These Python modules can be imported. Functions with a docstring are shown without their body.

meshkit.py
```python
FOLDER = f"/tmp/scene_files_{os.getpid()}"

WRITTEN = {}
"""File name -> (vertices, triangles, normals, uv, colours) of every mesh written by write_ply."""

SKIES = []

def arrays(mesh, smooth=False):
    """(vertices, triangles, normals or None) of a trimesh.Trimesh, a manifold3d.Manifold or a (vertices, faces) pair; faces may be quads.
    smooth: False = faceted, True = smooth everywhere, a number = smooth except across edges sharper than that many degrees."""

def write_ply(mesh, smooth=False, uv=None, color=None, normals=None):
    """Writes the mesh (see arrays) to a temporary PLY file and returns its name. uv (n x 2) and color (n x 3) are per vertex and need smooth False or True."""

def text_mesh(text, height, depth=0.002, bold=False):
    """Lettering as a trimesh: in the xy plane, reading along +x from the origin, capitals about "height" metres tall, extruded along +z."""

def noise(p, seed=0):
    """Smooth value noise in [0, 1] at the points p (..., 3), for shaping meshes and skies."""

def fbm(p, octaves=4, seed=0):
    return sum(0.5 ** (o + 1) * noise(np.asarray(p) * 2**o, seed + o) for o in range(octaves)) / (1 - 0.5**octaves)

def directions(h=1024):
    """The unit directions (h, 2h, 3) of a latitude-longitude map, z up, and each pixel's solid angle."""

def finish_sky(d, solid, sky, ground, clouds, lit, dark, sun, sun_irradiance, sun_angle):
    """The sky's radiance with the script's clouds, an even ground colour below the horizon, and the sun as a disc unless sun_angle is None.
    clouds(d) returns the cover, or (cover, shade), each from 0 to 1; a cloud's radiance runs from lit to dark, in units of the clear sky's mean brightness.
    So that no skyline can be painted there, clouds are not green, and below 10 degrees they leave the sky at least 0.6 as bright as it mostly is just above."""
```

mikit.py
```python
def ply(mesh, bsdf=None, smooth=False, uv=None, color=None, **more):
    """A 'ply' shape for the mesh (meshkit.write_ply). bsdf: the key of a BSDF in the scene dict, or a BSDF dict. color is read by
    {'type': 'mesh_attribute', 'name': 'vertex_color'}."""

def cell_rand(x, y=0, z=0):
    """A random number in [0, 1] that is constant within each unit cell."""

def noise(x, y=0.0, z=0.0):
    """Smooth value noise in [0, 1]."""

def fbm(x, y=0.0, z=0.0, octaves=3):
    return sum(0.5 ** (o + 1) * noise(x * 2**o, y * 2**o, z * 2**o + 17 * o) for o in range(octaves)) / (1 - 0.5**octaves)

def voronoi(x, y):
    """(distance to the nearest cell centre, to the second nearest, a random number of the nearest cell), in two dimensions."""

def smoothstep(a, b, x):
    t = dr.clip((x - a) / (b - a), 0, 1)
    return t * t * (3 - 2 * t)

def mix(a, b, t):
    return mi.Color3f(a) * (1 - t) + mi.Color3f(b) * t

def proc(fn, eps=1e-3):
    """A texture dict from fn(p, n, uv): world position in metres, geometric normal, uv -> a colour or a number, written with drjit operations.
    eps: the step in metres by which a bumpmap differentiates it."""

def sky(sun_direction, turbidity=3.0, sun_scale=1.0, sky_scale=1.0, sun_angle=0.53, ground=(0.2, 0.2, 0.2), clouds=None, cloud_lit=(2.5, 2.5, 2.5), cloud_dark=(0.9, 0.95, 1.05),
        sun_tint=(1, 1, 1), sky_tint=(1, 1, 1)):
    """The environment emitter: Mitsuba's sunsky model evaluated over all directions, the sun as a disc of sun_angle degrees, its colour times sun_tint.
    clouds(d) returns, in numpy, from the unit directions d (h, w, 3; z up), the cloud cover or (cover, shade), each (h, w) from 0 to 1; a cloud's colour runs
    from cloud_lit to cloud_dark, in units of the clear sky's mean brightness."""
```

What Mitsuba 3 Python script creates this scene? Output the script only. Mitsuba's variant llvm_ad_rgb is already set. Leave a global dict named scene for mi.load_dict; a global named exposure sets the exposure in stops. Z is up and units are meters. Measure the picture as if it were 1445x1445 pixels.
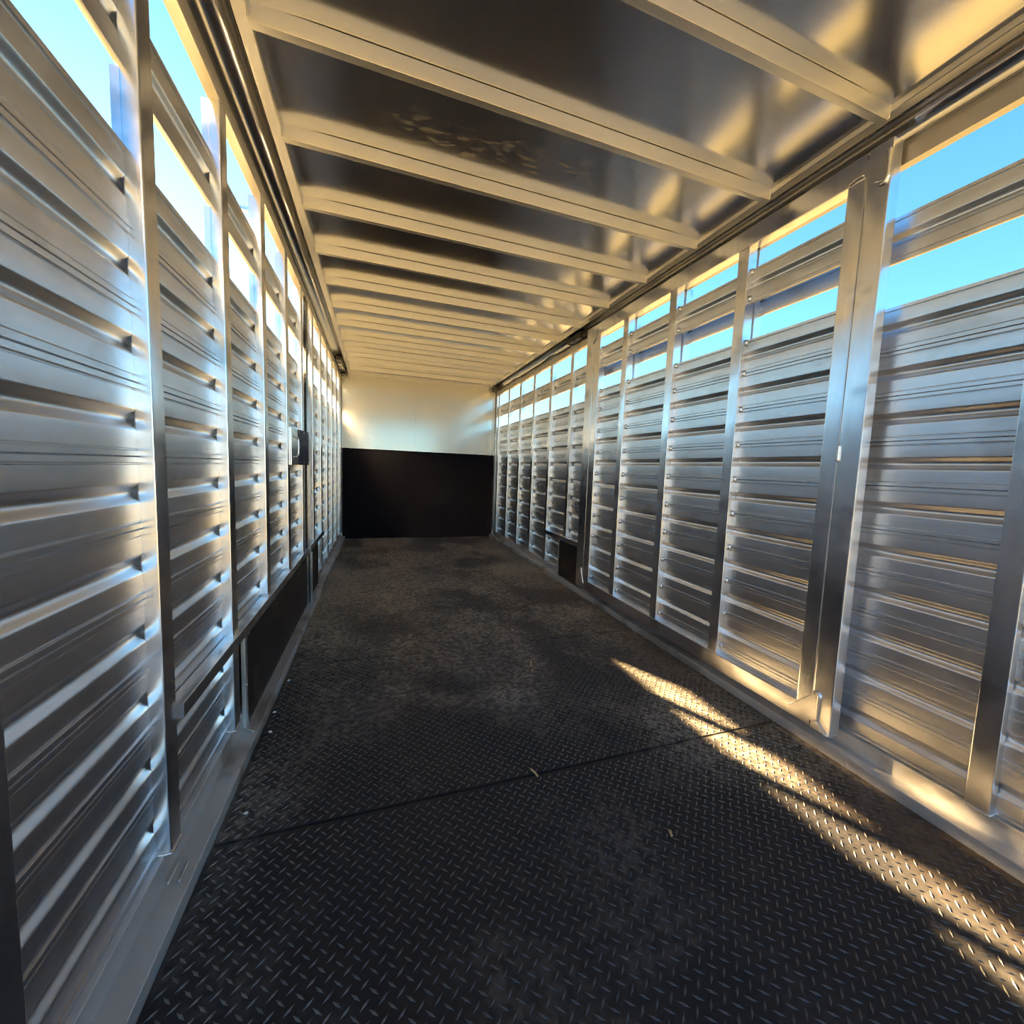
import math, random
import numpy as np, trimesh, drjit as dr, mitsuba as mi, mikit, meshkit
from shapely.geometry import Polygon, box as sbox
from mikit import proc, fbm, noise, smoothstep, mix
T = mi.ScalarTransform4f
random.seed(7); rng = np.random.default_rng(7)

# ------------------------------------------------------------------ camera, sky, sun, exposure
F, PX, PY = 602.714, 33.254, -3.037
RIGHT = np.array([0.937, -0.346, 0.041]); DOWN = np.array([0.006, -0.1, -0.995]); AHEAD = np.array([0.348, 0.933, -0.092])
AHEAD /= np.linalg.norm(AHEAD); DOWN -= AHEAD * (DOWN @ AHEAD); DOWN /= np.linalg.norm(DOWN)
EYE = np.array([0.3854, 0.0, 0.9776])
exposure = 2.45
SUN = np.array([-1.05, 2.46, 1.0])
scene = {
    'camera': {'type': 'perspective', 'fov': math.degrees(2 * math.atan(722.5 / F)), 'fov_axis': 'x', 'near_clip': 0.02, 'far_clip': 2000.0,
               'principal_point_offset_x': -PX / 1445, 'principal_point_offset_y': -PY / 1445,
               'to_world': T().look_at(origin=EYE.tolist(), target=(EYE + AHEAD).tolist(), up=(-DOWN).tolist())},
    'sky': mikit.sky(SUN.tolist(), turbidity=2.0, sun_scale=23.0, sky_scale=2.4, sky_tint=(0.52, 0.96, 1.27), sun_tint=(1.0, 0.90, 0.70), ground=(0.3, 0.25, 0.18)),
}
labels = {}

# ------------------------------------------------------------------ helpers
def numbered(k):
    if k not in scene and k not in labels and not any(s.startswith(k + '__') for s in scene): return k
    i = 1
    while f'{k}_{i:03d}' in scene or f'{k}_{i:03d}' in labels or any(s.startswith(f'{k}_{i:03d}__') for s in scene): i += 1
    return f'{k}_{i:03d}'

def obj(name, mesh, mat, parent=None, smooth=False, label=None, kind=None, **more):
    k = numbered((parent + '__' if parent else '') + name)
    scene[k] = dict(mesh, **more) if isinstance(mesh, dict) else mikit.ply(mesh, mat, smooth=smooth, **more)
    d = {}
    if label: d['label'] = label
    if kind: d['kind'] = kind
    if d: labels[k] = d
    return k

def thing(name, label=None, cat=None, group=None, kind=None):
    k = numbered(name); d = {}
    for a, b in (('label', label), ('category', cat), ('group', group), ('kind', kind)):
        if b: d[a] = b
    labels[k] = d
    return k

def cat(ms): return trimesh.util.concatenate(ms)

def extrude(poly, a, b, axis='y'):
    """A polygon given in the two other axes (xz for y, yz for x, xy for z), swept from a to b."""
    p = poly if isinstance(poly, Polygon) else Polygon(poly)
    m = trimesh.creation.extrude_polygon(p, b - a, engine='earcut')
    v = m.vertices
    if axis == 'y': m.vertices = np.stack([v[:, 0], a + v[:, 2], v[:, 1]], 1)
    elif axis == 'x': m.vertices = np.stack([a + v[:, 2], v[:, 0], v[:, 1]], 1)
    else: m.vertices = np.stack([v[:, 0], v[:, 1], a + v[:, 2]], 1)
    m.fix_normals()
    return m

def rbar(x0, x1, y0, y1, z0, z1, r=0.004, axis='z', seg=2):
    """A bar with rounded long edges."""
    lo, hi = {'z': ((x0, y0), (x1, y1)), 'y': ((x0, z0), (x1, z1)), 'x': ((y0, z0), (y1, z1))}[axis]
    p = sbox(lo[0], lo[1], hi[0], hi[1])
    if r > 0: p = p.buffer(-r).buffer(r, quad_segs=seg)
    a, b = {'z': (z0, z1), 'y': (y0, y1), 'x': (x0, x1)}[axis]
    return extrude(p, a, b, axis)

def box(x0, x1, y0, y1, z0, z1):
    return trimesh.creation.box(bounds=[[x0, y0, z0], [x1, y1, z1]])

def bead(pts, r, n=7, step=0.007, wob=0.22):
    """A weld bead: a rippled tube along the points."""
    pts = np.asarray(pts, float); L = np.r_[0, np.cumsum(np.linalg.norm(np.diff(pts, axis=0), axis=1))]
    k = max(4, int(L[-1] / step) * 2); s = np.linspace(0, L[-1], k + 1)
    c = np.stack([np.interp(s, L, pts[:, i]) for i in range(3)], 1)
    t = np.gradient(c, axis=0); t /= np.linalg.norm(t, axis=1, keepdims=True)
    a = np.cross(t, [0.31, 0.52, 0.79]); a /= np.linalg.norm(a, axis=1, keepdims=True); b = np.cross(t, a)
    rad = r * (1 + wob * np.where(np.arange(k + 1) % 2, 1, -1)); rad[0] = rad[-1] = r * 0.35
    ang = np.arange(n) * 2 * np.pi / n
    v = c[:, None] + rad[:, None, None] * (np.cos(ang)[None, :, None] * a[:, None] + np.sin(ang)[None, :, None] * b[:, None])
    i, j = np.meshgrid(np.arange(k), np.arange(n), indexing='ij')
    q = np.stack([i * n + j, i * n + (j + 1) % n, (i + 1) * n + (j + 1) % n, (i + 1) * n + j], -1).reshape(-1, 4)
    f = np.vstack([q[:, [0, 1, 2]], q[:, [0, 2, 3]]])
    v = np.vstack([v.reshape(-1, 3), c[:1], c[-1:]]); m = len(v)
    jj = np.arange(n)
    f = np.vstack([f, np.stack([jj * 0 + m - 2, (jj + 1) % n, jj], 1), np.stack([jj * 0 + m - 1, k * n + jj, k * n + (jj + 1) % n], 1)])
    mesh = trimesh.Trimesh(v, f, process=False); mesh.fix_normals()
    return mesh

def flip_x(m, c):
    """Mirror about x = c."""
    m = m.copy(); m.vertices[:, 0] = 2 * c - m.vertices[:, 0]; m.faces = m.faces[:, ::-1]
    return m

# ------------------------------------------------------------------ materials
def rgb(*c): return {'type': 'rgb', 'value': list(c)}
def two(b): return {'type': 'twosided', 'bsdf': b}

def brushed(lo, hi, f, dirt=(0.30, 0.25, 0.19), amount=0.5, cut=0.56):
    def fn(p, n, uv):
        g = fbm(p.x * f[0], p.y * f[1], p.z * f[2], 3)
        d = smoothstep(cut, cut + 0.18, fbm(p.x * 7 + 3, p.y * 6, p.z * 7, 4)) * amount
        return mix(mix(lo, hi, g), dirt, d)
    return proc(fn)

def smudges(lo, hi, f):
    def fn(p, n, uv): return dr.lerp(lo, hi, fbm(p.x * f, p.y * f, p.z * f, 3))
    return proc(fn)

scene['slat_metal'] = two({'type': 'principled', 'base_color': brushed((0.74, 0.75, 0.77), (0.88, 0.88, 0.89), (30, 6, 60), amount=0.25), 'metallic': 1.0, 'roughness': 0.36})
scene['post_metal'] = two({'type': 'principled', 'base_color': brushed((0.76, 0.77, 0.79), (0.90, 0.90, 0.91), (60, 60, 6), (0.2, 0.2, 0.2), 0.45, 0.57), 'metallic': 1.0, 'roughness': smudges(0.14, 0.36, 9)})
scene['sill_metal'] = two({'type': 'principled', 'base_color': brushed((0.55, 0.54, 0.52), (0.66, 0.65, 0.63), (25, 4, 25), (0.30, 0.26, 0.20), 0.7, 0.5), 'metallic': 0.6, 'roughness': 0.5})
scene['rail_metal'] = two({'type': 'principled', 'base_color': rgb(0.86, 0.85, 0.82), 'metallic': 1.0, 'roughness': 0.42})
scene['header_metal'] = two({'type': 'principled', 'base_color': rgb(0.66, 0.64, 0.61), 'metallic': 0.9, 'roughness': 0.42})
scene['cove_metal'] = two({'type': 'principled', 'base_color': rgb(0.70, 0.70, 0.70), 'metallic': 1.0, 'roughness': 0.17})
scene['bow_metal'] = two({'type': 'principled', 'base_color': rgb(0.86, 0.84, 0.76), 'metallic': 0.85, 'roughness': 0.38})
scene['weld_metal'] = two({'type': 'principled', 'base_color': rgb(0.85, 0.84, 0.83), 'metallic': 1.0, 'roughness': 0.33})

def roof_col(p, n, uv):
    band = smoothstep(0.11, 0.01, dr.abs(p.y - 1.595 - 0.05 * fbm(p.x * 6, 0, 0, 2))) * smoothstep(0.35, 0.5, p.x) * smoothstep(1.35, 0.95, p.x)
    m = smoothstep(0.45, 0.85, fbm(p.x * 34 + p.y * 20, p.y * 70, 1, 4)) * (0.10 + 0.8 * band)
    return mix((0.70, 0.70, 0.71), (0.62, 0.58, 0.48), m)
def roof_rough(p, n, uv):
    band = smoothstep(0.11, 0.01, dr.abs(p.y - 1.595 - 0.05 * fbm(p.x * 6, 0, 0, 2))) * smoothstep(0.35, 0.5, p.x) * smoothstep(1.35, 0.95, p.x)
    return 0.16 + 0.06 * fbm(p.x * 5, p.y * 5, 0, 2) + 0.45 * band * smoothstep(0.45, 0.85, fbm(p.x * 34 + p.y * 20, p.y * 70, 1, 4))
scene['roof_metal'] = two({'type': 'principled', 'base_color': proc(roof_col), 'metallic': 1.0, 'roughness': proc(roof_rough)})

def rubber_col(p, n, uv):
    d = fbm(p.x * 1.7 + 5, p.y * 1.5, 0, 4)
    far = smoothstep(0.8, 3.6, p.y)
    fine = fbm(p.x * 60, p.y * 60, 2, 3)
    r = dr.sqrt(dr.square(p.x - 0.79) + dr.square((p.y - 2.12) * 0.85))
    ring = smoothstep(0.10, 0.02, dr.abs(r - 0.35 + 0.08 * (d - 0.5))) * (0.35 + 0.9 * noise(p.x * 5, p.y * 5, 0))
    blob = smoothstep(0.16, 0.03, dr.sqrt(dr.square(p.x - 0.93) + dr.square(p.y - 1.66)))
    side = smoothstep(1.62, 1.88, p.x) * smoothstep(4.6, 2.2, p.y) * fbm(p.x * 4, p.y * 3, 5, 3)
    mott = smoothstep(0.40, 0.66, fbm(p.x * 3.1 + 1, p.y * 2.3, 3, 4))
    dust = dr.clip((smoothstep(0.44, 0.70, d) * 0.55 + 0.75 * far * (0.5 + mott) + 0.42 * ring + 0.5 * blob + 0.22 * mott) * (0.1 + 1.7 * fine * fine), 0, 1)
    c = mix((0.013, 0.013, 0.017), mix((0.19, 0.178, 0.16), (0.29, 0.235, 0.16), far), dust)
    return mix(c, (0.26, 0.16, 0.07), dr.clip(side * (0.2 + 0.9 * fine), 0, 1) * 0.6)
scene['rubber'] = two({'type': 'principled', 'base_color': proc(rubber_col), 'roughness': 0.62, 'specular': 0.35})
def tread_col(p, n, uv):
    d = fbm(p.x * 1.7 + 5, p.y * 1.5, 0, 4)
    return mix((0.060, 0.060, 0.066), (0.25, 0.23, 0.20), smoothstep(0.3, 0.75, d) * (0.4 + 0.8 * noise(p.x * 90, p.y * 90, 0)))
scene['tread_rubber'] = two({'type': 'principled', 'base_color': proc(tread_col), 'roughness': 0.5, 'specular': 0.4})
scene['black_sheet'] = two({'type': 'principled', 'base_color': rgb(0.0022, 0.0024, 0.0062), 'roughness': 0.6, 'specular': 0.08})
scene['wheel_sheet'] = two({'type': 'principled', 'base_color': brushed((0.012, 0.011, 0.011), (0.024, 0.022, 0.02), (6, 6, 2), (0.06, 0.05, 0.035), 0.4, 0.55), 'roughness': 0.5, 'specular': 0.3})
scene['black_plastic'] = two({'type': 'principled', 'base_color': rgb(0.012, 0.012, 0.013), 'roughness': 0.35})
scene['navy_plate'] = two({'type': 'principled', 'base_color': rgb(0.010, 0.014, 0.035), 'roughness': 0.4, 'specular': 0.3})
scene['chrome'] = two({'type': 'principled', 'base_color': rgb(0.85, 0.84, 0.82), 'metallic': 1.0, 'roughness': 0.15})
scene['lens'] = two({'type': 'principled', 'base_color': rgb(0.8, 0.8, 0.8), 'roughness': 0.2, 'clearcoat': 0.6})
scene['nose_paint'] = two({'type': 'principled', 'base_color': rgb(0.80, 0.79, 0.70), 'metallic': 0.32, 'roughness': 0.17, 'specular': 0.8})
scene['straw'] = two({'type': 'principled', 'base_color': rgb(0.42, 0.31, 0.16), 'roughness': 0.7})
scene['pale_grit'] = two({'type': 'principled', 'base_color': rgb(0.75, 0.74, 0.70), 'roughness': 0.6})
def ground_col(p, n, uv): return mix((0.068, 0.061, 0.034), (0.106, 0.096, 0.056), fbm(p.x * 0.8, p.y * 0.8, 0, 4))
scene['dry_ground'] = two({'type': 'principled', 'base_color': proc(ground_col), 'roughness': 0.9, 'specular': 0.1})

# ------------------------------------------------------------------ the room's sizes (metres; x across, y towards the nose, z up)
W, YN, Y0 = 1.908, 5.974, -1.30
MID = W / 2
SL, PF = 0.070, 0.042               # slat plane and post front, outside the kerb lip
SHELF = 0.091
OP1 = (1.849, 1.990); OP2 = (1.561, 1.701); PITCH = 0.147
ROOF = 2.13

obj('ground', box(-150, 150, -150, 150, -1.0, -0.62), 'dry_ground', kind='structure')
obj('floor', box(-0.11, W + 0.11, Y0, YN + 0.06, -0.09, -0.014), 'sill_metal', kind='structure')

# ------------------------------------------------------------------ side walls
def slat_profile(p, groove=0.012, half=0.022, lip=0.0135, top_lip=True, bottom_lip=True):
    """Cross-section (depth towards the inside, height) of one slat: flat lips at both edges, a rolled groove half-way up."""
    q = []
    if bottom_lip: q += [(-0.002, 0), (0.0032, 0.0018), (0.0032, lip - 0.002), (-0.0022, lip), (-0.0022, lip + 0.0014), (0.0, lip + 0.003)]
    else: q += [(0.0, 0)]
    c = p / 2
    if p > 0.07:
        for u in np.linspace(-1, 1, 15): q.append((-groove * (0.5 + 0.5 * math.cos(math.pi * u)) ** 0.8, c + u * half))
    if top_lip: q += [(0.0, p - lip - 0.003), (-0.0022, p - lip - 0.0014), (-0.0022, p - lip), (0.0032, p - lip + 0.002), (0.0032, p - 0.0018), (-0.002, p)]
    else: q += [(0.0, p)]
    return q + [(x - 0.0032 - 0.002 * (abs(x) < 0.005), z) for x, z in q[::-1]]

def post_mesh(y, z0):
    """A post lies on the slats' faces, so that their grooves run on behind it, and reaches through the two openings."""
    parts = [rbar(-0.0738, -PF, y, y + 0.055, z0, 2.0, 0.004)] + [box(-0.088, -0.060, y + 0.003, y + 0.052, a + 0.001, b - 0.001) for a, b in (OP1, OP2)]
    m = trimesh.boolean.union(parts, engine='manifold'); m.fix_normals()
    return m

def side_wall(name, side, posts, low_posts, seam_posts):
    """side -1: the left wall (faces +x); +1: the right wall."""
    w = thing(name, kind='structure')
    fx = (lambda m: m) if side < 0 else (lambda m: flip_x(m, MID))
    # the sill: kerb lip, ledge, step, shelf
    sill = [(0, -0.05), (0, 0.034), (-0.002, 0.036), (-0.052, 0.036), (-0.052, SHELF - 0.002), (-0.054, SHELF), (-0.10, SHELF), (-0.10, -0.05)]
    obj('sill', fx(extrude(sill, Y0, YN)), 'sill_metal', w)
    def slat(z0, p, **k):
        prof = [(-SL + d, z0 + z) for d, z in slat_profile(p, **k)]
        obj('slat', fx(extrude(prof, Y0, YN)), 'slat_metal', w, smooth=32)
    slat(OP2[1], OP1[0] - OP2[1])
    for i in range(10): slat(OP2[0] - PITCH * (i + 1), PITCH)
    for y in posts:
        z0 = low_posts.get(y, SHELF)
        obj('post', fx(post_mesh(y, z0)), 'post_metal', w, smooth=30)
        obj('weld_bead', fx(bead([(-0.068, y - 0.001, z0 + 0.002), (-PF + 0.001, y - 0.001, z0 + 0.002), (-PF + 0.001, y + 0.055, z0 + 0.002)], 0.004)), 'weld_metal', w, smooth=True)
    # header tube, cove and roof rail
    obj('top_rail', fx(extrude(Polygon([(-PF, 1.993), (-PF, 2.045), (-0.062, 2.05), (-0.062, 2.17), (-0.082, 2.17), (-0.082, 2.03), (-0.072, 2.02), (-0.072, 1.993)]), Y0, YN)), 'header_metal', w)
    arc = [(-0.046, 2.073), (-0.043, 2.084), (-0.036, 2.096), (-0.024, 2.106), (-0.008, 2.111), (0.010, 2.110), (0.022, 2.106), (0.0325, 2.100)]
    obj('cove', fx(extrude(Polygon(arc + [(0.0325, 2.17), (-0.060, 2.17), (-0.060, 2.073)]), Y0, YN)), 'cove_metal', w, smooth=40)
    obj('roof_rail', fx(extrude(Polygon([(0.0715, 2.102), (0.0715, 2.17), (0.034, 2.17), (0.034, 2.108), (0.037, 2.108), (0.037, 2.1), (0.0695, 2.1)]), Y0, YN)), 'rail_metal', w)
    return w

LEFT_POSTS = [5.862, 5.9185, 1.097, 1.565, 2.030, 2.495, 2.955, 3.418, 3.880, 4.340, 4.790, 5.250, 5.740, 0.635, 0.175, -0.285, -0.745, -1.2]
RIGHT_POSTS = [5.918, 5.776, 5.297, 4.825, 4.357, 3.884, 3.410, 2.940, 2.467, 1.994, 1.520, 1.047, 0.574, 0.100, -0.370, -0.840, -1.2]
side_wall('wall_left', -1, LEFT_POSTS, {2.030: 0.41, 2.495: 0.41, 2.955: 0.41, 3.418: 0.41}, None)
side_wall('wall_right', 1, RIGHT_POSTS, {3.410: 0.40, 2.940: 0.40}, None)
for x in (-0.022, -0.042): obj('weld_tab', bead([(x, 1.075, 0.038), (x, 1.13, 0.038)], 0.004), 'weld_metal', 'wall_left', smooth=True)

ang = np.arange(16) * np.pi / 8
obj('drip_rail', extrude(Polygon(np.stack([-0.264 + 0.047 * np.cos(ang), 2.100 + 0.047 * np.sin(ang)], 1)), Y0, YN + 0.8), 'rail_metal', 'wall_left', smooth=40)
for y in np.arange(-1.0, 6.0, 1.15): obj('bracket', box(-0.225, -0.080, y, y + 0.03, 2.125, 2.14), 'rail_metal', 'wall_left')

# ------------------------------------------------------------------ the nose wall
nose = thing('wall_front', kind='structure')
ZB = 1.165
XS = 0.85
obj('panel', box(-0.04, XS - 0.0008, YN, YN + 0.02, ZB - 0.02, 2.17), 'nose_paint', nose)
obj('panel', box(XS + 0.0008, W + 0.04, YN, YN + 0.02, ZB - 0.02, 2.17), 'nose_paint', nose)
obj('backing', box(-0.115, W + 0.115, YN + 0.02, YN + 0.05, -0.05, 2.17), 'rail_metal', nose)
obj('kick_panel', extrude(sbox(-0.036, 0.0, W + 0.036, ZB).buffer(-0.01).buffer(0.01, quad_segs=2), YN - 0.006, YN), 'black_sheet', nose, label='black rubber lower half')
for x in (-0.047, W + 0.039): obj('corner_trim', box(x, x + 0.008, YN - 0.012, YN, SHELF, 2.08), 'black_plastic', nose, label='black corner strip')

# ------------------------------------------------------------------ the ceiling
ceil = thing('ceiling', kind='structure')
BOWS = [0.958, 1.380, 1.795, 2.213, 2.639, 3.055, 3.477, 3.889, 4.324, 4.729, 5.174, 5.610, 5.944, 0.535, 0.115, -0.305, -0.725, -1.145]
gx, gy = np.meshgrid(np.linspace(0.035, W - 0.035, 90), np.linspace(Y0, YN, 520), indexing='ij')
edges = np.sort(np.array(BOWS + [Y0, YN])); idx = np.clip(np.searchsorted(edges, gy, side='right') - 1, 0, len(edges) - 2)
u = (gy - edges[idx]) / np.maximum(edges[idx + 1] - edges[idx], 1e-6)
across = np.clip(np.minimum(gx - 0.07, W - 0.07 - gx) / 0.25, 0, 1)
hump = np.sin(np.pi * np.clip(u, 0, 1)) ** 2 * across
dz = hump * (0.0024 * (meshkit.fbm(np.stack([gx * 2.2, gy * 1.6, idx * 3.7], -1), 3, 5) - 0.42))
gz = ROOF + dz - 0.010 * np.exp(-np.maximum(np.minimum(gx - 0.075, W - 0.075 - gx), 0) / 0.05)
v = np.stack([gx, gy, gz], -1).reshape(-1, 3); n1, n2 = gx.shape
i, j = np.meshgrid(np.arange(n1 - 1), np.arange(n2 - 1), indexing='ij'); b = i * n2 + j
q = np.stack([b, b + 1, b + n2 + 1, b + n2], -1).reshape(-1, 4)
sheet = trimesh.Trimesh(v, np.vstack([q[:, [0, 1, 2]], q[:, [0, 2, 3]]]), process=False)
obj('roof_sheet', sheet, 'roof_metal', ceil, smooth=True)
obj('roof_skin', box(-0.115, W + 0.115, Y0, YN + 0.05, 2.171, 2.19), 'rail_metal', ceil)
for y in BOWS:
    obj('roof_bow', rbar(0.0725, W - 0.0725, y, y + 0.026, 2.079, ROOF - 0.0015, 0.0025, 'x'), 'bow_metal', ceil, smooth=30)
    for x in (0.0735, W - 0.0735): obj('weld_bead', bead([(x, y - 0.001, 2.083), (x, y - 0.001, 2.126)], 0.003), 'weld_metal', ceil, smooth=True)

# ------------------------------------------------------------------ rubber mats on the floor
SEAMS = [-0.02, 1.203, 2.231, 3.42, 4.69, YN - 0.008]
WHERE = ['nearest the camera, with the sun streaks', 'between the first and second seam, with straw on it', 'third from the camera, beside the wheel covers', 'fourth from the camera, past the gate hinge', 'against the black end wall']
P1, P2 = 0.0318, 0.0338
for (y0, y1), where in zip(zip(SEAMS, SEAMS[1:]), WHERE):
    mat = thing('rubber_mat', 'black diamond-tread rubber floor mat ' + where, 'rubber mat', 'rubber mats covering the trailer floor')
    obj('sheet', rbar(0.002, W - 0.002, y0 + 0.005, y1 - 0.005, -0.0135, 0.0, 0.0, 'z'), 'rubber', mat)
    xs = np.arange(0.02, W - 0.015, P1); ys = np.arange(y0 + 0.016, y1 - 0.014, P2)
    cx, cy = np.meshgrid(xs, ys, indexing='ij')
    A = np.stack([cx.ravel(), cy.ravel()], 1); Bq = A + [P1 / 2, P2 / 2]; Bq = Bq[(Bq[:, 0] < W - 0.014) & (Bq[:, 1] < y1 - 0.014)]
    V, Fc, at = [], [], 0
    for C, d in ((A, np.array([1, 1]) / 2 ** 0.5), (Bq, np.array([-1, 1]) / 2 ** 0.5)):
        e = np.array([-d[1], d[0]]); n = len(C)
        P = np.stack([np.c_[C + d * 0.0125, np.zeros(n)], np.c_[C + e * 0.0030, np.zeros(n)], np.c_[C - d * 0.0125, np.zeros(n)], np.c_[C - e * 0.0030, np.zeros(n)],
                      np.c_[C + d * 0.004, np.full(n, 0.0022)], np.c_[C - d * 0.004, np.full(n, 0.0022)]], 1)
        V.append(P.reshape(-1, 3))
        tri = np.array([[0, 1, 4], [1, 2, 5], [1, 5, 4], [2, 3, 5], [3, 0, 4], [3, 4, 5]])
        Fc.append((tri[None] + (np.arange(n) * 6)[:, None, None] + at).reshape(-1, 3)); at += 6 * n
    obj('tread', trimesh.Trimesh(np.vstack(V), np.vstack(Fc), process=False), 'tread_rubber', mat, kind='stuff')

# ------------------------------------------------------------------ wheel covers
k = thing('wheel_cover', 'long black panelled wheel cover under an aluminium rail on the left wall', 'wheel cover')
for y0, y1 in ((1.156, 3.104), (3.176, 3.938)): obj('rail', rbar(-0.0685, -0.030, y0, y1, 0.374, 0.409, 0.003, 'y'), 'post_metal', k, smooth=30)
obj('panel', box(-0.0515, -0.043, 1.70, 2.03 + 0.03, 0.0365, 0.374), 'wheel_sheet', k)
obj('panel', box(-0.0515, -0.043, 2.0615, 3.66, 0.0365, 0.374), 'wheel_sheet', k)
obj('edge_trim', rbar(-0.0515, -0.038, 1.672, 1.699, 0.0365, 0.374, 0.002), 'rail_metal', k)
for y0, y1 in ((1.66, 3.104), (3.176, 3.66)): obj('lip', box(-0.0429, -0.0385, y0, y1, 0.364, 0.3739), 'rail_metal', k)
for pts, r in (([(-0.037, 1.685, 0.038), (-0.037, 1.672, 0.2)], 0.004), ([(-0.04, 1.66, 0.04), (-0.008, 1.64, 0.038)], 0.005), ([(-0.034, 1.62, 0.38), (-0.034, 1.70, 0.37)], 0.004)): obj('weld_bead', bead(pts, r), 'weld_metal', k, smooth=True)
k = thing('wheel_cover', 'short dark wheel cover partly behind the gate hinge on the right wall', 'wheel cover')
obj('rail', flip_x(rbar(-0.0685, -0.030, 3.062, 3.884, 0.360, 0.3995, 0.003, 'y'), MID), 'post_metal', k, smooth=30)
obj('panel', flip_x(box(-0.0515, -0.034, 3.062, 3.523, 0.0365, 0.360), MID), 'wheel_sheet', k)
obj('edge_trim', flip_x(rbar(-0.0515, -0.032, 3.524, 3.536, 0.0365, 0.360, 0.002), MID), 'rail_metal', k)

# ------------------------------------------------------------------ the centre gate, folded back on the right wall
g = thing('center_gate', 'tall slatted aluminium gate folded back against the right wall', 'gate')
GX, GB = W - 0.020, W + 0.030
def tube(name, y0, y1, z0, z1, axis='z', r=0.004): return obj(name, rbar(GX, GB, y0, y1, z0, z1, r, axis), 'post_metal', g, smooth=30)
tube('stile', 0.970, 1.0438, 0.078, 2.058, r=0.006); tube('stile', 1.0442, 1.105, 0.152, 1.978, r=0.006)
tube('stile', 2.925, 3.045, 0.078, 2.058); tube('stile', 2.835, 2.922, 0.152, 1.978)
for y in (1.517, 1.992, 2.466): tube('post', y, y + 0.058, 0.152, 1.978)
tube('bottom_rail', 1.0455, 2.922, 0.078, 0.1515, 'y'); tube('top_rail', 1.0455, 2.922, 1.9785, 2.058, 'y')
GS = GX + 0.028
def gslat(z0, p, **kw):
    obj('slat', extrude([(GS - d, z0 + z) for d, z in slat_profile(p, **kw)], 1.05, 2.92), 'slat_metal', g, smooth=32)
gslat(1.743, 0.145)
gslat(1.443, 0.145)
z = 1.443
for i in range(8): gslat(z - 0.1565, 0.1565); z -= 0.1565
gslat(0.152, z - 0.152, bottom_lip=False)
beads = []
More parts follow.
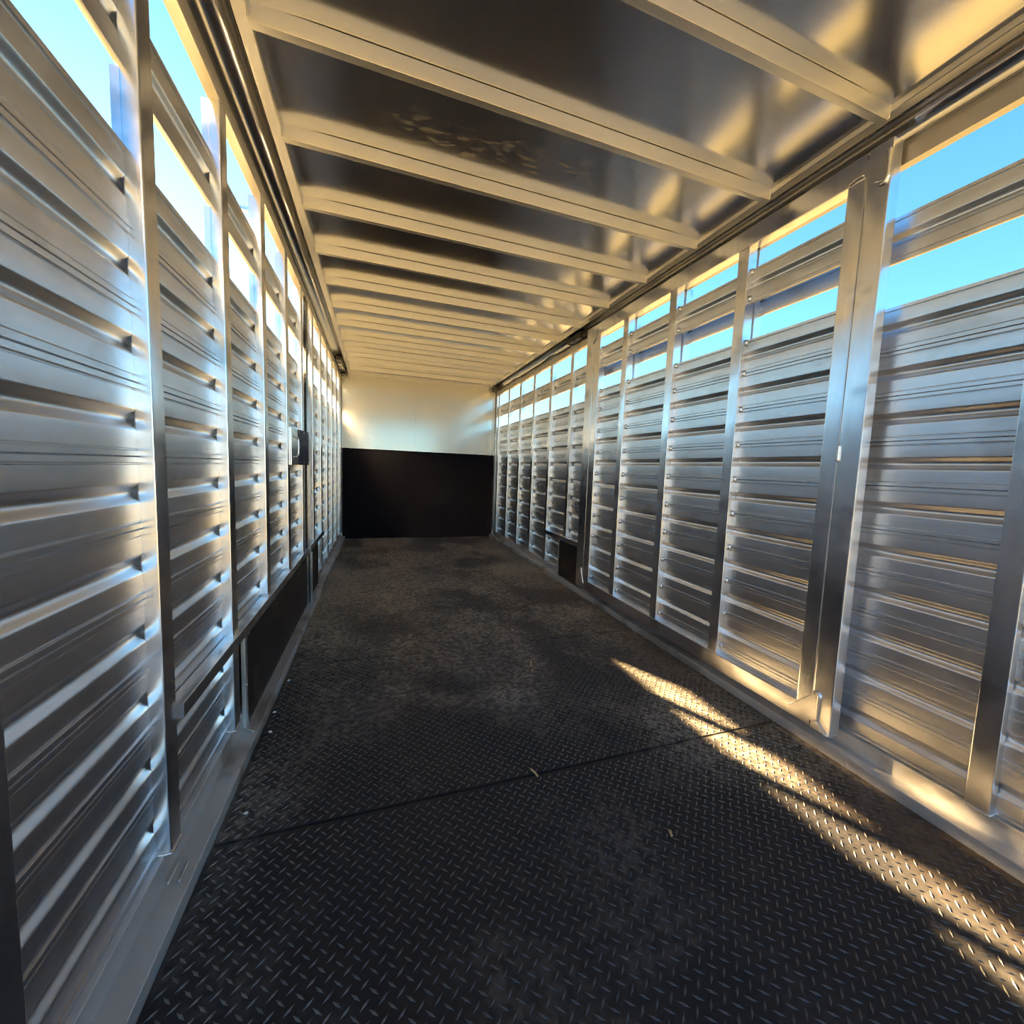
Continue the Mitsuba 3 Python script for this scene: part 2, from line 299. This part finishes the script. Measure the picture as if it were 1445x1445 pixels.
zj = [1.888 - 0.012, 1.743 + 0.02, 1.588 - 0.012] + [1.443 - 0.1565 * i for i in range(9)]
for y in (1.512, 1.987, 2.461, 2.830):
    for zz in zj: beads.append(bead([(GS - 0.004, y + 0.003, zz - 0.012), (GS - 0.006, y + 0.001, zz), (GS - 0.004, y + 0.003, zz + 0.012)], 0.0085, step=0.007))
obj('slat_weld', cat(beads), 'weld_metal', g, smooth=True, kind='stuff')
beads = []
for y in (1.517, 1.992, 2.466):
    for zz in (0.152, 1.978):
        beads.append(bead([(GX - 0.0005, y, zz), (GX - 0.0005, y + 0.058, zz)], 0.003))
for m in beads: obj('post_weld', m, 'weld_metal', g, smooth=True)
gl = GX - 0.0025
def gusset(pts): return extrude([(a, b_) for a, b_ in pts], gl, GX + 0.002, 'x')
obj('gusset', gusset([(1.129, 0.117), (1.026, 0.219), (1.018, 0.115), (1.05, 0.1)]), 'post_metal', g)
obj('gusset', gusset([(1.129, 2.03), (1.10, 1.985), (1.05, 1.985), (1.016, 1.948), (0.978, 1.935), (0.978, 2.03)]), 'post_metal', g)
obj('gusset', gusset([(2.905, 0.125), (2.955, 0.235), (3.02, 0.115)]), 'post_metal', g)
obj('gusset', gusset([(2.87, 1.99), (2.955, 1.93), (3.02, 2.03), (2.9, 2.03)]), 'post_metal', g)
wl = GX - 0.003
def seam(pts, r=0.005): return obj('weld_seam', bead([(wl, a, b_) for a, b_ in pts], r), 'weld_metal', g, smooth=True)
seam([(1.036, 0.212), (1.024, 0.219), (1.015, 0.208), (1.018, 0.112)], 0.007); seam([(1.017, 0.112), (0.974, 0.079)], 0.004); seam([(1.022, 0.106), (0.982, 0.077)], 0.003)
seam([(1.129, 0.116), (1.03, 0.215)], 0.002)
seam([(1.098, 1.984), (1.068, 1.992), (1.05, 1.989)], 0.005); seam([(0.998, 1.930), (0.982, 1.928), (0.976, 1.945), (0.976, 2.03)], 0.007)
seam([(1.040, 1.108), (1.0405, 1.05)], 0.006); seam([(2.958, 0.235), (2.91, 0.12)], 0.0045); seam([(2.89, 1.965), (2.94, 1.93)], 0.004)
hb = [cat([trimesh.creation.cylinder(0.013, 0.09, sections=16).apply_translation([W + 0.036, 3.058, zz]), box(W + 0.028, W + 0.044, 3.02, 3.058, zz - 0.03, zz + 0.03)]) for zz in (0.14, 1.05, 1.95)]
for m in hb: obj('hinge', m, 'weld_metal', g, smooth=30)

# ------------------------------------------------------------------ small fittings
zc0, zc1 = 0.0365, 1.992
for x0, x1, x2, x3, z0, z1 in ((-0.068, -0.053, -0.041, -0.027, 0.374, zc1), (-0.0425, -0.038, -0.030, -0.020, zc0, 0.3739)):
    k = obj('divider_channel', extrude(Polygon([(x0, 3.105), (x1, 3.105), (x1, 3.112), (x0 + 0.003, 3.112), (x0 + 0.003, 3.166), (x3, 3.166), (x3, 3.175), (x0, 3.175)]), z0, z1, 'z'), 'post_metal', 'wall_left', label='upright metal channel')
    obj('lining', box(x0 + 0.0032, x2, 3.1125, 3.1655, z0, z1), 'black_plastic', k, label='black rubber lining')

k = thing('latch_box', 'small latch box with a dark riveted plate and pull handle on the left wall', 'latch box')
zl0, zl1 = 0.955, 1.150
obj('body', extrude(Polygon([(-PF + 0.0005, 2.5515), (-0.034, 2.5515), (-0.030, 2.725), (-0.0075, 2.925), (-PF + 0.0005, 2.925)]), zl0, zl1, 'z'), 'post_metal', k)
d = np.array([0.0225, 0.2]); d /= np.linalg.norm(d); nn = np.array([d[1], -d[0]]); p0 = np.array([-0.030, 2.725]); p1 = np.array([-0.0075, 2.925])
pl = obj('cover_plate', extrude(Polygon([tuple(p0), tuple(p1), tuple(p1 + nn * 0.003), tuple(p0 + nn * 0.003)]), zl0, zl1, 'z'), 'navy_plate', k, label='dark navy cover plate')
for s_ in (0.1, 0.5, 0.9):
    for t_ in ((0.06, 0.94) if s_ == 0.5 else (0.08, 0.5, 0.94)):
        c3 = p0 + (p1 - p0) * s_ + nn * 0.003
        r_ = trimesh.creation.icosphere(1, 0.0035).apply_translation([c3[0], c3[1], zl0 + (zl1 - zl0) * t_])
        obj('rivet', r_, 'chrome', pl, smooth=True)
obj('handle', bead([(-0.032, 2.565, 1.105), (-0.012, 2.565, 1.10), (-0.006, 2.572, 1.09), (-0.004, 2.572, 1.05), (-0.006, 2.572, 1.01), (-0.012, 2.565, 1.0), (-0.032, 2.565, 0.995)], 0.005, wob=0.0), 'chrome', k, smooth=True)

def light_box(name, label, x0, x1, y0, y1, z0, z1):
    t = thing(name, label, 'light')
    h = rbar(x0, x1, y0, y1, z0, z1, min(0.012, (x1 - x0) * 0.3), 'z', 4)
    obj('housing', h, 'black_plastic', t, smooth=30)
    return t
k = light_box('ceiling_light', 'black light with two chrome windows under the left roof corner by the end wall', -0.040, 0.022, 5.10, 5.72, 2.062, 2.100)
obj('lens', rbar(-0.032, 0.014, 5.31, 5.40, 2.058, 2.0625, 0.006, 'z', 3), 'chrome', k, label='chrome window')
obj('lens', rbar(-0.032, 0.014, 5.48, 5.57, 2.058, 2.0625, 0.006, 'z', 3), 'chrome', k, label='chrome window')
k = light_box('ceiling_light', 'black oval light with two rows of small lamps above the gate hinge', W - 0.010, W + 0.052, 3.20, 3.46, 2.058, 2.100)
for xx in (W + 0.010, W + 0.032):
    for t_ in np.linspace(3.25, 3.41, 8):
        obj('lamp', trimesh.creation.box(bounds=[[xx - 0.005, t_ - 0.007, 2.0555], [xx + 0.005, t_ + 0.007, 2.0585]]), 'lens', k)
for x0, side, lab in ((-0.041, 'left', 'black corner cap at the top left of the end wall'), (W - 0.019, 'right', 'black corner cap at the top right of the end wall')):
    kk = thing('corner_cap', lab, 'corner cap')
    obj('cap', rbar(x0, x0 + 0.060, 5.80, YN - 0.013, 2.048, 2.092, 0.006, 'y', 2), 'black_plastic', kk)
yy = np.linspace(3.47, 5.79, 60)
wob = 0.008 * np.sin(yy * 5.1) + 0.006 * np.sin(yy * 11.3 + 1)
tag = obj('wire_loom', bead(np.stack([W + 0.036 + 0 * yy, yy, 2.060 + wob], 1), 0.006, wob=0.0, step=0.03), 'black_plastic', smooth=True)
labels[tag] = {'label': 'thin black wire running along the right roof corner from the light', 'category': 'wire'}

for (x, y, a, L, w_), lab in zip([(1.121, 1.950, 0.9, 0.040, 0.009), (1.102, 1.876, 0.3, 0.022, 0.007), (0.868, 1.206, 1.5, 0.042, 0.008), (1.144, 0.874, 0.5, 0.018, 0.008)],
                               ['longer curled straw bit on the second mat', 'shorter straw bit just below the curled one on the second mat', 'flat straw bit lying on the nearest mat seam', 'small straw crumb on the nearest mat']):
    c_, s_ = math.cos(a), math.sin(a)
    ts = np.linspace(-0.5, 0.5, 6)
    pts = [(x + c_ * L * t - s_ * 0.006 * math.sin(3 * t), y + s_ * L * t + c_ * 0.006 * math.sin(3 * t), 0.0042 + 0.002 * math.cos(4 * t)) for t in ts]
    m = bead(pts, w_ / 2, n=6, wob=0.1); m.vertices[:, 2] = 0.0042 + (m.vertices[:, 2] - 0.0042) * 0.55
    t_ = obj('straw', m, 'straw', smooth=True); labels[t_] = {'label': lab, 'category': 'straw'}
for (x, y), lab in zip([(0.022, 2.078), (0.018, 1.818), (0.030, 1.683), (0.051, 1.294), (0.240, 5.500)],
                       ['pale grit chip by the left kerb, farthest of four', 'pale grit chip by the left kerb, second farthest', 'pale grit chip by the left kerb beside the panel trim', 'pale grit chip by the left kerb nearest the camera', 'pale grit chip alone in front of the black end wall']):
    m = trimesh.creation.icosphere(1, 0.006); m.vertices *= [1, 0.8, 0.6]; m.vertices += rng.normal(0, 0.0008, m.vertices.shape); m.apply_translation([x, y, 0.0035])
    t_ = obj('grit_chip', m, 'pale_grit'); labels[t_] = {'label': lab, 'category': 'grit chip', 'group': 'grit chips on the mats'}
